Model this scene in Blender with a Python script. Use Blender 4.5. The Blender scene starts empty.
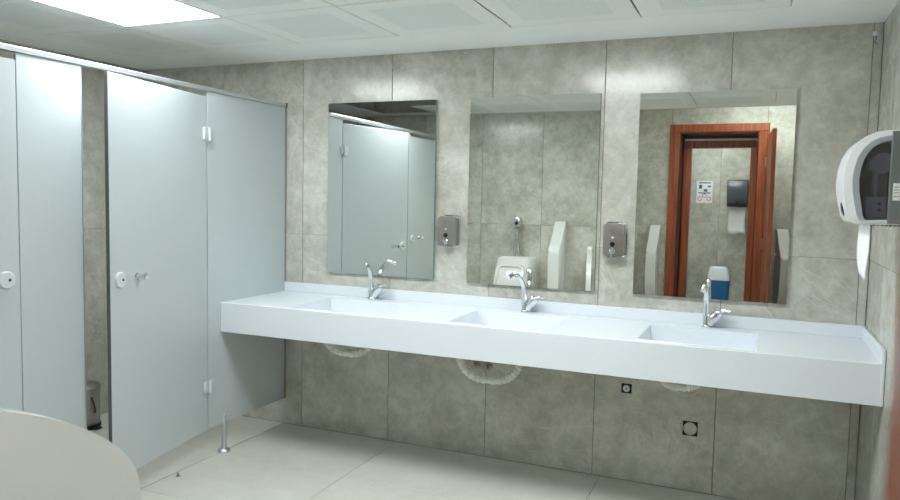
import bpy, bmesh, math, random
from mathutils import Vector, Matrix
random.seed(7)
S = bpy.context.scene
COL = S.collection
rad = math.radians
pi = math.pi

# ------------------------------------------------------------------ camera
def make_camera():
    f, yaw, pitch, roll = 724.858, rad(22.955), rad(-4.1437), rad(1.1781)
    F = Vector((-math.sin(yaw) * math.cos(pitch), math.cos(yaw) * math.cos(pitch), math.sin(pitch)))
    R = Vector((math.cos(yaw), math.sin(yaw), 0))
    U = R.cross(F)
    R2 = R * math.cos(roll) + U * math.sin(roll)
    U2 = -R * math.sin(roll) + U * math.cos(roll)
    cd = bpy.data.cameras.new('camera')
    cd.sensor_fit = 'HORIZONTAL'; cd.sensor_width = 36.0; cd.lens = f / 900 * 36
    cd.clip_start = 0.02; cd.clip_end = 60
    cd.dof.use_dof = True; cd.dof.focus_distance = 4.0; cd.dof.aperture_fstop = 4.5
    co = bpy.data.objects.new('camera', cd)
    M = Matrix((R2, U2, -F)).transposed().to_4x4()
    M.translation = Vector((2.555, -3.7369, 1.4423))
    co.matrix_world = M
    COL.objects.link(co)
    S.camera = co
make_camera()

# ------------------------------------------------------------------ world, exposure
w = bpy.data.worlds.new('world'); S.world = w; w.use_nodes = True
w.node_tree.nodes['Background'].inputs[0].default_value = (0.9, 0.97, 1.0, 1)
w.node_tree.nodes['Background'].inputs[1].default_value = 0.1
S.view_settings.view_transform = 'Standard'
S.view_settings.look = 'None'
S.view_settings.gamma = 1.0
S.view_settings.use_curve_mapping = False
S.view_settings.exposure = 0.93
S.cycles.diffuse_bounces = 8
S.cycles.max_bounces = 14
LAMP = 15.0                                    # emission of the ceiling light diffusers

# ------------------------------------------------------------------ materials
def srgb(r, g, b):
    def c(v):
        v /= 255.0
        return v / 12.92 if v <= 0.04045 else ((v + 0.055) / 1.055) ** 2.4
    return (c(r), c(g), c(b), 1)

def new_mat(name):
    m = bpy.data.materials.new(name); m.use_nodes = True
    nt = m.node_tree
    return m, nt, nt.nodes['Principled BSDF']

def plain(name, col, rough=0.5, metal=0.0, spec=0.5, noise=0.04, scale=8.0, coat=0.0, bump=0.0):
    """a painted / moulded surface: colour with faint mottling"""
    m, nt, b = new_mat(name)
    N = nt.nodes; L = nt.links
    tc = N.new('ShaderNodeTexCoord')
    nz = N.new('ShaderNodeTexNoise'); nz.inputs['Scale'].default_value = scale; nz.inputs['Detail'].default_value = 4
    L.new(tc.outputs['Object'], nz.inputs['Vector'])
    mr = N.new('ShaderNodeMapRange'); mr.inputs['To Min'].default_value = 1 - noise; mr.inputs['To Max'].default_value = 1 + noise
    L.new(nz.outputs['Fac'], mr.inputs['Value'])
    mx = N.new('ShaderNodeVectorMath'); mx.operation = 'SCALE'
    mx.inputs[0].default_value = col[:3]
    L.new(mr.outputs['Result'], mx.inputs['Scale'])
    L.new(mx.outputs['Vector'], b.inputs['Base Color'])
    b.inputs['Roughness'].default_value = rough
    b.inputs['Metallic'].default_value = metal
    b.inputs['Specular IOR Level'].default_value = spec
    b.inputs['Coat Weight'].default_value = coat
    if bump:
        bp = N.new('ShaderNodeBump'); bp.inputs['Strength'].default_value = bump; bp.inputs['Distance'].default_value = 0.002
        nz2 = N.new('ShaderNodeTexNoise'); nz2.inputs['Scale'].default_value = 300
        L.new(tc.outputs['Object'], nz2.inputs['Vector'])
        L.new(nz2.outputs['Fac'], bp.inputs['Height']); L.new(bp.outputs['Normal'], b.inputs['Normal'])
    return m

def stone(name, dark, mid, light, rough=0.32, vein=0.5, scale=1.0, contrast=1.0):
    """cloudy stone-look porcelain, every tile its own cut"""
    m, nt, b = new_mat(name)
    N = nt.nodes; L = nt.links
    geo = N.new('ShaderNodeNewGeometry'); oi = N.new('ShaderNodeObjectInfo')
    mul = N.new('ShaderNodeVectorMath'); mul.operation = 'SCALE'; mul.inputs[0].default_value = (37.0, 19.0, 53.0)
    L.new(oi.outputs['Random'], mul.inputs['Scale'])
    add = N.new('ShaderNodeVectorMath'); add.operation = 'ADD'
    L.new(geo.outputs['Position'], add.inputs[0]); L.new(mul.outputs['Vector'], add.inputs[1])
    def noise(sc, det, ro=0.55, dist=0.0):
        n = N.new('ShaderNodeTexNoise'); n.inputs['Scale'].default_value = sc * scale; n.inputs['Detail'].default_value = det
        n.inputs['Roughness'].default_value = ro; n.inputs['Distortion'].default_value = dist
        L.new(add.outputs['Vector'], n.inputs['Vector']); return n
    n1 = noise(2.6, 6, 0.6, 0.4); n2 = noise(14, 7, 0.7, 0.2); n3 = noise(1.5, 5, 0.6, 1.6)
    mixn = N.new('ShaderNodeMix'); mixn.data_type = 'FLOAT'; mixn.inputs[0].default_value = 0.5
    L.new(n1.outputs['Fac'], mixn.inputs[2]); L.new(n2.outputs['Fac'], mixn.inputs[3])
    cr = N.new('ShaderNodeValToRGB')
    e = cr.color_ramp.elements
    e[0].position = 0.5 - 0.17 / contrast; e[0].color = dark
    e[1].position = 0.5 + 0.17 / contrast; e[1].color = light
    k = cr.color_ramp.elements.new(0.5); k.color = mid
    L.new(mixn.outputs[0], cr.inputs['Fac'])
    # thin pale veins where the distorted noise crosses its middle
    sub = N.new('ShaderNodeMath'); sub.operation = 'SUBTRACT'; sub.inputs[1].default_value = 0.5
    L.new(n3.outputs['Fac'], sub.inputs[0])
    ab = N.new('ShaderNodeMath'); ab.operation = 'ABSOLUTE'; L.new(sub.outputs[0], ab.inputs[0])
    vr = N.new('ShaderNodeMapRange'); vr.inputs['From Min'].default_value = 0.0; vr.inputs['From Max'].default_value = 0.012
    vr.inputs['To Min'].default_value = vein; vr.inputs['To Max'].default_value = 0.0
    L.new(ab.outputs[0], vr.inputs['Value'])
    vm = N.new('ShaderNodeMath'); vm.operation = 'MULTIPLY'
    L.new(vr.outputs['Result'], vm.inputs[0]); L.new(n1.outputs['Fac'], vm.inputs[1])
    mc = N.new('ShaderNodeMix'); mc.data_type = 'RGBA'
    L.new(vm.outputs[0], mc.inputs[0]); L.new(cr.outputs['Color'], mc.inputs[6]); mc.inputs[7].default_value = light
    L.new(mc.outputs[2], b.inputs['Base Color'])
    rr = N.new('ShaderNodeMapRange'); rr.inputs['To Min'].default_value = rough - 0.06; rr.inputs['To Max'].default_value = rough + 0.08
    L.new(n2.outputs['Fac'], rr.inputs['Value']); L.new(rr.outputs['Result'], b.inputs['Roughness'])
    bp = N.new('ShaderNodeBump'); bp.inputs['Strength'].default_value = 0.06; bp.inputs['Distance'].default_value = 0.004
    L.new(n2.outputs['Fac'], bp.inputs['Height']); L.new(bp.outputs['Normal'], b.inputs['Normal'])
    return m

def wood(name, c1, c2):
    m, nt, b = new_mat(name)
    N = nt.nodes; L = nt.links
    geo = N.new('ShaderNodeNewGeometry')
    mp = N.new('ShaderNodeMapping'); mp.inputs['Scale'].default_value = (30, 30, 1.6)
    L.new(geo.outputs['Position'], mp.inputs['Vector'])
    nz = N.new('ShaderNodeTexNoise'); nz.inputs['Scale'].default_value = 1.5; nz.inputs['Detail'].default_value = 6; nz.inputs['Distortion'].default_value = 0.6
    L.new(mp.outputs['Vector'], nz.inputs['Vector'])
    cr = N.new('ShaderNodeValToRGB'); cr.color_ramp.elements[0].color = c1; cr.color_ramp.elements[1].color = c2
    cr.color_ramp.elements[0].position = 0.3; cr.color_ramp.elements[1].position = 0.7
    L.new(nz.outputs['Fac'], cr.inputs['Fac']); L.new(cr.outputs['Color'], b.inputs['Base Color'])
    b.inputs['Roughness'].default_value = 0.35
    return m

def perforated(name, col, hole):
    m, nt, b = new_mat(name)
    N = nt.nodes; L = nt.links
    geo = N.new('ShaderNodeNewGeometry')
    mp = N.new('ShaderNodeVectorMath'); mp.operation = 'SCALE'; mp.inputs['Scale'].default_value = 100.0
    L.new(geo.outputs['Position'], mp.inputs[0])
    fr = N.new('ShaderNodeVectorMath'); fr.operation = 'FRACTION'; L.new(mp.outputs['Vector'], fr.inputs[0])
    sb = N.new('ShaderNodeVectorMath'); sb.operation = 'SUBTRACT'; sb.inputs[1].default_value = (0.5, 0.5, 0)
    L.new(fr.outputs['Vector'], sb.inputs[0])
    ml = N.new('ShaderNodeVectorMath'); ml.operation = 'MULTIPLY'; ml.inputs[1].default_value = (1, 1, 0); L.new(sb.outputs['Vector'], ml.inputs[0])
    ln = N.new('ShaderNodeVectorMath'); ln.operation = 'LENGTH'; L.new(ml.outputs['Vector'], ln.inputs[0])
    lt = N.new('ShaderNodeMath'); lt.operation = 'LESS_THAN'; lt.inputs[1].default_value = 0.2; L.new(ln.outputs['Value'], lt.inputs[0])
    mx = N.new('ShaderNodeMix'); mx.data_type = 'RGBA'; mx.inputs[6].default_value = col; mx.inputs[7].default_value = hole
    L.new(lt.outputs[0], mx.inputs[0]); L.new(mx.outputs[2], b.inputs['Base Color'])
    b.inputs['Roughness'].default_value = 0.45
    return m

def emit(name, col, strength):
    m, nt, b = new_mat(name)
    b.inputs['Base Color'].default_value = (0.9, 0.9, 0.9, 1)
    b.inputs['Emission Color'].default_value = col
    b.inputs['Emission Strength'].default_value = strength
    return m

def smoked(name, tint, gloss=0.1):
    m, nt, b = new_mat(name)
    N = nt.nodes; L = nt.links
    out = N['Material Output']
    tr = N.new('ShaderNodeBsdfTransparent'); tr.inputs['Color'].default_value = tint
    gl = N.new('ShaderNodeBsdfGlossy'); gl.inputs['Roughness'].default_value = 0.08; gl.inputs['Color'].default_value = (1, 1, 1, 1)
    mx = N.new('ShaderNodeMixShader'); mx.inputs[0].default_value = gloss
    L.new(tr.outputs[0], mx.inputs[1]); L.new(gl.outputs[0], mx.inputs[2]); L.new(mx.outputs[0], out.inputs['Surface'])
    return m

M = {}
M['tile'] = stone('wall_stone', srgb(166, 164, 151), srgb(189, 188, 177), srgb(212, 211, 203), rough=0.18, vein=0.95, contrast=1.25)
M['grout'] = plain('grout', srgb(128, 126, 115), 0.9)
M['floor'] = stone('floor_stone', srgb(196, 195, 185), srgb(205, 204, 195), srgb(214, 213, 205), rough=0.3, vein=0.15, contrast=0.8)
M['floor_grout'] = plain('floor_grout', srgb(140, 139, 130), 0.9)
M['plaster'] = plain('ceiling_plaster', srgb(244, 246, 245), 0.75, bump=0.1)
M['ctile'] = plain('ceiling_tile_metal', srgb(240, 243, 243), 0.45)
M['perf'] = perforated('ceiling_tile_perforated', srgb(234, 239, 239), srgb(196, 202, 203))
M['void'] = plain('plenum_concrete', srgb(70, 72, 72), 0.9, noise=0.3)
M['lamp'] = emit('lamp_diffuser', (0.94, 0.987, 1.0, 1), LAMP)
M['lamp_added'] = emit('lamp_diffuser_added', (0.955, 0.992, 1.0, 1), 3.2)  # for the two added lamps that brighten recess and lobby
M['lampframe'] = plain('lamp_frame', srgb(225, 230, 230), 0.5)
M['panel'] = plain('partition_laminate', srgb(188, 196, 199), 0.42, noise=0.015)
M['edge'] = plain('partition_edge', srgb(96, 92, 95), 0.5)
M['channel'] = plain('grey_channel', srgb(140, 148, 150), 0.45)
M['alu'] = plain('aluminium_rail', srgb(205, 210, 214), 0.3, metal=0.85)
M['chrome'] = plain('chrome', srgb(225, 228, 230), 0.1, metal=1.0, noise=0.01)
M['steel'] = plain('brushed_steel', srgb(165, 162, 155), 0.33, metal=0.9, noise=0.08, scale=40)
M['nylon'] = plain('grey_nylon', srgb(205, 211, 213), 0.35)
M['corian'] = plain('solid_surface_white', srgb(224, 230, 236), 0.22, noise=0.01)
M['ceramic'] = plain('white_ceramic', srgb(228, 229, 226), 0.12, noise=0.01, coat=0.4)
M['hose'] = plain('white_hose', srgb(225, 224, 216), 0.45)
M['brass'] = plain('brass_fitting', srgb(168, 158, 138), 0.35, metal=0.8)
M['black'] = plain('black_plastic', srgb(24, 24, 26), 0.35)
M['dark'] = plain('dark_hole', srgb(38, 36, 32), 0.9)
M['wood'] = wood('red_brown_wood', srgb(116, 54, 27), srgb(164, 86, 48))
M['wood_shaded'] = wood('shaded_door_wood', srgb(70, 28, 16), srgb(100, 44, 26))  # door wood darkened: shadow of the reveal put into lining and infill colour
M['white'] = plain('white_plastic', srgb(232, 235, 238), 0.25, noise=0.01)
M['bevel'] = plain('pale_grey_plastic', srgb(186, 194, 204), 0.3, noise=0.01)
M['grey'] = plain('grey_plastic', srgb(112, 118, 118), 0.45)
M['slate'] = plain('slate_plastic', srgb(72, 78, 84), 0.3)
M['mech'] = plain('mechanism_grey', srgb(165, 172, 184), 0.4)
M['smoke'] = smoked('smoked_plastic', (0.66, 0.66, 0.72, 1), 0.06)
M['paper'] = plain('paper', srgb(240, 240, 240), 0.9, noise=0.02)
M['bluebin'] = plain('blue_plastic', srgb(40, 112, 168), 0.25)
M['ink_blue'] = plain('ink_blue', srgb(40, 90, 140), 0.8)
M['ink_green'] = plain('ink_green', srgb(40, 140, 110), 0.8)
M['ink_red'] = plain('ink_red', srgb(200, 60, 60), 0.8)
M['emblem_red'] = plain('emblem_red', srgb(120, 30, 34), 0.4)
M['cut'] = plain('mirror_green_edge', srgb(120, 150, 140), 0.2)
mm, nt, b = new_mat('mirror_silver')
b.inputs['Base Color'].default_value = (0.83, 0.86, 0.82, 1); b.inputs['Metallic'].default_value = 1; b.inputs['Roughness'].default_value = 0.012
M['mirror'] = mm

# ------------------------------------------------------------------ mesh helpers
def link_obj(name, me, parent=None):
    o = bpy.data.objects.new(name, me)
    COL.objects.link(o)
    if parent is not None:
        o.parent = parent
    return o

def build(name, bm, mats, parent=None, smooth=False, loc=None):
    me = bpy.data.meshes.new(name)
    bmesh.ops.recalc_face_normals(bm, faces=bm.faces)
    bm.to_mesh(me); bm.free()
    if not isinstance(mats, (list, tuple)):
        mats = [mats]
    for m in mats:
        me.materials.append(m)
    if smooth:
        for p in me.polygons:
            p.use_smooth = True
        try:
            me.set_sharp_from_angle(angle=rad(38))
        except Exception:
            pass
    o = link_obj(name, me, parent)
    if loc:
        o.location = loc
    return o

def bx(bm, x0, x1, y0, y1, z0, z1, mi=0, bev=0.0, seg=2):
    g = bmesh.ops.create_cube(bm, size=1.0)
    vs = g['verts']
    bmesh.ops.scale(bm, vec=(abs(x1 - x0), abs(y1 - y0), abs(z1 - z0)), verts=vs)
    bmesh.ops.translate(bm, vec=((x0 + x1) / 2, (y0 + y1) / 2, (z0 + z1) / 2), verts=vs)
    fs = list({f for v in vs for f in v.link_faces})
    for f in fs:
        f.material_index = mi
    if bev > 0:
        es = list({e for v in vs for e in v.link_edges})
        r = bmesh.ops.bevel(bm, geom=es, offset=bev, segments=seg, profile=0.5, affect='EDGES')
        for f in r['faces']:
            f.material_index = mi

def box(name, x0, x1, y0, y1, z0, z1, mat, parent=None, bev=0.0, seg=2, smooth=None):
    bm = bmesh.new(); bx(bm, x0, x1, y0, y1, z0, z1, 0, bev, seg)
    return build(name, bm, mat, parent, smooth=(bev > 0) if smooth is None else smooth)

def frame_axes(d):
    d = d.normalized()
    a = Vector((0, 0, 1)) if abs(d.z) < 0.9 else Vector((1, 0, 0))
    u = d.cross(a).normalized()
    return u, d.cross(u).normalized()

def tube(bm, pts, r, seg=12, mi=0, caps=True):
    """sweep a circle along points; r is a number or one per point"""
    pts = [Vector(p) for p in pts]
    rs = r if isinstance(r, (list, tuple)) else [r] * len(pts)
    rings = []
    u = None
    for i, p in enumerate(pts):
        d = (pts[min(i + 1, len(pts) - 1)] - pts[max(i - 1, 0)]).normalized()
        if u is None:
            u, v = frame_axes(d)
        else:
            u = (u - d * u.dot(d)).normalized(); v = d.cross(u).normalized()
        rings.append([bm.verts.new(p + (u * math.cos(2 * pi * k / seg) + v * math.sin(2 * pi * k / seg)) * rs[i]) for k in range(seg)])
    for a, c in zip(rings, rings[1:]):
        for k in range(seg):
            f = bm.faces.new((a[k], a[(k + 1) % seg], c[(k + 1) % seg], c[k])); f.material_index = mi
    if caps:
        for rg in (rings[0], rings[-1]):
            f = bm.faces.new(rg); f.material_index = mi

def cyl(bm, p0, p1, r0, r1=None, seg=20, mi=0):
    tube(bm, [p0, p1], [r0, r0 if r1 is None else r1], seg, mi)

def lathe(bm, prof, axis_p, axis_d=(0, 0, 1), seg=28, mi=0):
    """profile of (radius, height) turned about an axis"""
    d = Vector(axis_d).normalized(); u, v = frame_axes(d); o = Vector(axis_p)
    rings = []
    for r, h in prof:
        if r < 1e-6:
            rings.append([bm.verts.new(o + d * h)])
        else:
            rings.append([bm.verts.new(o + d * h + (u * math.cos(2 * pi * k / seg) + v * math.sin(2 * pi * k / seg)) * r) for k in range(seg)])
    for a, c in zip(rings, rings[1:]):
        for k in range(seg):
            k2 = (k + 1) % seg
            if len(a) == 1 and len(c) == 1:
                continue
            if len(a) == 1:
                f = bm.faces.new((a[0], c[k2], c[k]))
            elif len(c) == 1:
                f = bm.faces.new((a[k], a[k2], c[0]))
            else:
                f = bm.faces.new((a[k], a[k2], c[k2], c[k]))
            f.material_index = mi

def prism(bm, poly, fn0, fn1, mi=0, bev=0.0, seg=2):
    """closed 2D outline given depth by two mapping functions"""
    a = [bm.verts.new(fn0(*p)) for p in poly]; c = [bm.verts.new(fn1(*p)) for p in poly]
    fs = [bm.faces.new(a), bm.faces.new(list(reversed(c)))]
    n = len(poly)
    for k in range(n):
        fs.append(bm.faces.new((a[k], c[k], c[(k + 1) % n], a[(k + 1) % n])))
    for f in fs:
        f.material_index = mi
    if bev > 0:
        es = [e for f in fs[:2] for e in f.edges]
        r = bmesh.ops.bevel(bm, geom=es, offset=bev, segments=seg, profile=0.5, affect='EDGES')
        for f in r['faces']:
            f.material_index = mi

def ring(bm, outer, inner, fn0, fn1, mi=0):
    """band between two outlines of equal length, with depth"""
    n = len(outer)
    oa = [bm.verts.new(fn0(*p)) for p in outer]; ia = [bm.verts.new(fn0(*p)) for p in inner]
    ob = [bm.verts.new(fn1(*p)) for p in outer]; ib = [bm.verts.new(fn1(*p)) for p in inner]
    for k in range(n):
        q = (k + 1) % n
        for vs in ((oa[k], oa[q], ia[q], ia[k]), (ob[k], ib[k], ib[q], ob[q]), (oa[k], ob[k], ob[q], oa[q]), (ia[k], ia[q], ib[q], ib[k])):
            f = bm.faces.new(vs); f.material_index = mi

def rrect(cx, cy, w, h, r, n=5):
    pts = []
    for sx, sy, a0 in ((1, 1, 0), (-1, 1, pi / 2), (-1, -1, pi), (1, -1, 3 * pi / 2)):
        for k in range(n + 1):
            a = a0 + pi / 2 * k / n
            pts.append((cx + sx * (w / 2 - r) + r * math.cos(a), cy + sy * (h / 2 - r) + r * math.sin(a)))
    return pts

def smooth_curve(pts, n=6):
    """Catmull-Rom through points"""
    P = [Vector(p) for p in pts]
    P = [P[0] * 2 - P[1]] + P + [P[-1] * 2 - P[-2]]
    out = []
    for i in range(1, len(P) - 2):
        a, b_, c, d = P[i - 1], P[i], P[i + 1], P[i + 2]
        for k in range(n):
            t = k / n
            out.append(0.5 * ((2 * b_) + (c - a) * t + (2 * a - 5 * b_ + 4 * c - d) * t * t + (3 * b_ - a - 3 * c + d) * t ** 3))
    out.append(P[-2])
    return out

def tag(o, label, cat, group=None):
    o['label'] = label; o['category'] = cat
    if group:
        o['group'] = group
    return o

def thing(name, label, cat, loc=(0, 0, 0), group=None):
    o = bpy.data.objects.new(name, None); COL.objects.link(o)
    o.location = loc; o.empty_display_size = 0.1
    return tag(o, label, cat, group)

def struct(o, label=None):
    o['kind'] = 'structure'
    if label:
        o['label'] = label
    return o

TILE_MESH = {}
def tile_obj(parent, name, size, loc, axis, sign, mat, depth=0.008, ch=0.0015):
    """one tile with chamfered face; size (u, v); face at loc plane, looking along sign*axis"""
    key = (round(size[0], 4), round(size[1], 4), axis, sign, mat.name)
    me = TILE_MESH.get(key)
    if me is None:
        a, c = size[0] / 2, size[1] / 2
        rows = [(a, c, -depth), (a, c, -ch), (a - ch, c - ch, 0)]
        vs = []
        for (p, q, d) in rows:
            for (s, t) in ((-1, -1), (1, -1), (1, 1), (-1, 1)):
                u, v = s * p, t * q
                if axis == 'y': vs.append((u, sign * d, v))
                elif axis == 'x': vs.append((sign * d, u, v))
                else: vs.append((u, v, sign * d))
        fs = [(8, 9, 10, 11)]
        for r in (0, 4):
            for k in range(4):
                fs.append((r + k, r + (k + 1) % 4, r + 4 + (k + 1) % 4, r + 4 + k))
        me = bpy.data.meshes.new(name)
        me.from_pydata(vs, [], fs)
        bm = bmesh.new(); bm.from_mesh(me)
        bmesh.ops.recalc_face_normals(bm, faces=bm.faces)
        # open-backed shell: make sure the face looks outwards
        bm.faces.ensure_lookup_table()
        nrm = bm.faces[0].normal
        comp = {'x': nrm.x, 'y': nrm.y, 'z': nrm.z}[axis]
        if comp * sign < 0:
            bmesh.ops.reverse_faces(bm, faces=bm.faces)
        bm.to_mesh(me); bm.free()
        me.materials.append(mat)
        TILE_MESH[key] = me
    o = link_obj(name, me, parent)
    o.location = loc
    return o

def tile_field(parent, axis, sign, plane, us, vs, mat, gap=0.003, skip=None, vgap=None):
    vgap = vgap if vgap is not None else (gap if axis == 'z' else 0.0012)
    """tiles between the cuts us x vs on the plane, set apart by open joints"""
    for i in range(len(us) - 1):
        for j in range(len(vs) - 1):
            u0, u1, v0, v1 = us[i], us[i + 1], vs[j], vs[j + 1]
            if skip and skip(u0, u1, v0, v1):
                continue
            su, sv = u1 - u0 - gap, v1 - v0 - vgap
            if su < 0.01 or sv < 0.01:
                continue
            cu, cv = (u0 + u1) / 2, (v0 + v1) / 2
            loc = {'y': (cu, plane, cv), 'x': (plane, cu, cv), 'z': (cu, cv, plane)}[axis]
            tile_obj(parent, 'tile', (su, sv), loc, axis, sign, mat)

# ------------------------------------------------------------------ the room
H = 2.2512            # ceiling
XL, XR = -1.29, 3.026
YF = -2.89            # wall with the urinals
YE = -4.14            # entrance wall
XE = 1.235            # corner where the urinal wall ends
XS = -0.135           # face of the toilet partitions
TOP = 2.75
ZR = [0.0, 1.2, TOP - 0.5]
ZR = [0.0, 1.2, 2.4]

# back wall with the mirrors
wb = struct(box('wall_back', XL - 0.1, XR + 0.1, 0.004, 0.12, -0.05, TOP, M['grout']), 'grey stone tiled wall behind the mirrors and the long counter')
tile_field(wb, 'y', -1, 0.0, [XL, -1.215, -0.615, -0.012, 0.593, 1.205, 1.81, 2.407, 2.988, XR], ZR, M['tile'])
wr = struct(box('wall_right', XR + 0.004, XR + 0.12, YE, 0.0, -0.05, TOP, M['grout']), 'grey stone tiled wall beside the right end of the counter')
tile_field(wr, 'x', -1, XR, [YE, -4.0, -3.4, -2.8, -2.2, -1.6, -1.0, -0.4, 0.0], ZR, M['tile'])
wl = struct(box('wall_left', XL - 0.12, XL - 0.004, YF, 0.0, -0.05, TOP, M['grout']), 'grey stone tiled wall at the back of the toilet stalls')
tile_field(wl, 'x', 1, XL, [YF, -2.6, -2.0, -1.4, -0.8, -0.2, 0.0], ZR, M['tile'])
wf = struct(box('wall_front', XL - 0.12, XE - 0.004, YF - 0.14, YF - 0.004, -0.05, TOP, M['grout']), 'grey stone tiled wall carrying the urinals, seen in the mirrors')
tile_field(wf, 'y', 1, YF, [XL, -1.115, -0.515, 0.085, 0.685, XE], ZR, M['tile'])
wn = struct(box('wall_entrance_side', XE - 0.14, XE - 0.004, YE, YF - 0.145, -0.05, TOP, M['grout']), 'tiled return wall beside the entrance')
tile_field(wn, 'x', 1, XE, [YE, -3.54, YF - 0.0], ZR, M['tile'])
# entrance wall with the door opening
DX0, DX1, DZ = 1.70, 2.60, 2.16
bm = bmesh.new()
bx(bm, XE - 0.14, DX0, YE - 0.25, YE - 0.004, -0.05, TOP); bx(bm, DX1, XR + 0.12, YE - 0.25, YE - 0.004, -0.05, TOP); bx(bm, DX0, DX1, YE - 0.25, YE - 0.004, DZ, TOP)
we = struct(build('wall_entrance', bm, M['grout']), 'tiled wall around the brown wooden entrance door, seen in the mirror')
tile_field(we, 'y', 1, YE, [XE, DX0], ZR, M['tile'])
tile_field(we, 'y', 1, YE, [DX1, XR], ZR, M['tile'])
tile_field(we, 'y', 1, YE, [DX0, DX1], [DZ, 2.4], M['tile'])

# lobby beyond the entrance door
YB = -6.0
wo = struct(box('wall_lobby', 0.9, 3.4, YB - 0.12, YB - 0.004, -0.05, TOP, M['grout']), 'tiled wall beyond the entrance door with a poster and a dispenser')
tile_field(wo, 'y', 1, YB, [0.9, 1.5, 2.1, 2.7, 3.4], ZR, M['tile'])
struct(box('wall_lobby_left', 0.78, 0.9, YB, YE - 0.25, -0.05, TOP, M['plaster']))
struct(box('wall_lobby_right', 3.4, 3.52, YB, YE - 0.25, -0.05, TOP, M['plaster']))

# floor
fl = struct(box('floor', XL - 0.12, 3.52, YB - 0.12, 0.12, -0.06, -0.004, M['floor_grout']), 'pale stone floor tiles')
tile_field(fl, 'z', 1, 0.0, [-0.142, 0.655, 1.855, XR], [YE, -3.57, -2.97, -2.37, -1.77, -1.16, -0.58, 0.0], M['floor'], gap=0.003,
           skip=lambda u0, u1, v0, v1: u0 < 1.2 and v1 < -2.9)
tile_field(fl, 'z', 1, 0.0, [XL, -0.75, -0.148], [YF, -2.37, -1.77, -1.16, -0.58, 0.0], M['floor'], gap=0.003)
tile_field(fl, 'z', 1, 0.0, [0.9, 1.5, 2.7, 3.4], [YB, -5.4, -4.8, YE], M['floor'], gap=0.003)

# ceiling: plaster margin, metal tiles, dark plenum where tiles are missing
FX = [-0.96 + 0.6 * k for k in range(7)]; FY = [-0.41 - 0.6 * k for k in range(5)]
bm = bmesh.new()
bx(bm, XL, XR, FY[0], 0.0, H, H + 0.02); bx(bm, XL, XR, YF - 0.01, FY[4], H, H + 0.02)
bx(bm, XL, FX[0], FY[4], FY[0], H, H + 0.02); bx(bm, FX[6], XR, FY[4], FY[0], H, H + 0.02)
ce = struct(build('ceiling', bm, M['plaster']), 'white plaster ceiling margin around square metal tiles')
struct(box('ceiling_slab', XL - 0.12, XR + 0.12, YF - 0.02, 0.12, TOP, TOP + 0.1, M['void']))
struct(box('ceiling_entrance', XE - 0.14, XR + 0.12, YE - 0.25, YF - 0.02, 2.5, 2.56, M['plaster']))
struct(box('ceiling_lobby', 0.78, 3.52, YB - 0.12, YE - 0.25, 2.5, 2.56, M['plaster']))
struct(box('trim_ceiling_step', XE, XR, YF - 0.03, YF - 0.012, H, 2.5, M['plaster']))
LIGHTS = {(1, 1), (4, 1)}
OPEN = {(0, 2), (0, 3), (1, 2)}
ctile_me = None
for i in range(6):
    for j in range(4):
        if (i, j) in LIGHTS or (i, j) in OPEN:
            continue
        if ctile_me is None:
            bm = bmesh.new(); g = 0.2955; c = 0.0015; q = 0.2
            rings = [(g, 0.004), (g, c), (g - c, 0.0), (q, 0.0), (q - 0.001, 0.0008)]
            vr = [[bm.verts.new((sx * r, sy * r, z)) for sx, sy in ((-1, -1), (1, -1), (1, 1), (-1, 1))] for r, z in rings]
            for a, d in zip(vr, vr[1:]):
                for k in range(4):
                    bm.faces.new((a[k], d[k], d[(k + 1) % 4], a[(k + 1) % 4]))
            f = bm.faces.new(vr[-1]); f.material_index = 1
            f = bm.faces.new(list(reversed(vr[0])))
            o = build('ceiling_tile', bm, [M['ctile'], M['perf']], ce)
            ctile_me = o.data
        else:
            o = link_obj('ceiling_tile', ctile_me, ce)
        o.location = ((FX[i] + FX[i + 1]) / 2, (FY[j] + FY[j + 1]) / 2, H + random.uniform(-0.001, 0.0015))

def ceiling_light(cx, cy, z, label, s=0.296, group='square ceiling lights', mat='lamp'):
    t = thing('ceiling_light', label, 'light', (cx, cy, z), group)
    bm = bmesh.new()
    o_ = [(-s, -s), (s, -s), (s, s), (-s, s)]; i_ = [(-s + .008, -s + .008), (s - .008, -s + .008), (s - .008, s - .008), (-s + .008, s - .008)]
    ring(bm, o_, i_, lambda x, y: (x, y, -0.001), lambda x, y: (x, y, 0.03))
    build('light_frame', bm, M['lampframe'], t)
    box('diffuser', -s + .009, s - .009, -s + .009, s - .009, 0.002, 0.02, M[mat], t)
    return t
ceiling_light((FX[1] + FX[2]) / 2, (FY[1] + FY[2]) / 2, H, 'bright square ceiling light panel above the toilet stall doors')
ceiling_light((FX[4] + FX[5]) / 2, (FY[1] + FY[2]) / 2, H, 'bright square ceiling light panel in front of the right-hand mirrors')
ceiling_light(2.56, -3.5, 2.498, 'added out-of-view light panel brightening the entrance recess', mat='lamp_added')  # added lamp, lifts the entrance wall and the dividers beside the door
ceiling_light(2.1, -5.2, 2.498, 'added out-of-view light panel brightening the lobby beyond the door', mat='lamp_added')  # added lamp so the lobby is not dark through the doorway

# ------------------------------------------------------------------ toilet stalls
PT = 0.014            # laminate thickness
ZT, ZB = 1.955, 0.163
def hinge(parent, x, y, z, name='hinge'):
    bm = bmesh.new()
    bx(bm, x, x + 0.014, y - 0.045, y - 0.004, z - 0.032, z + 0.032, 0, 0.004)
    bx(bm, x, x + 0.014, y + 0.004, y + 0.034, z - 0.022, z + 0.03, 0, 0.004)
    cyl(bm, (x + 0.014, y, z - 0.034), (x + 0.014, y, z + 0.034), 0.0085, seg=14)
    return build(name, bm, M['nylon'], parent, smooth=True)

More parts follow.
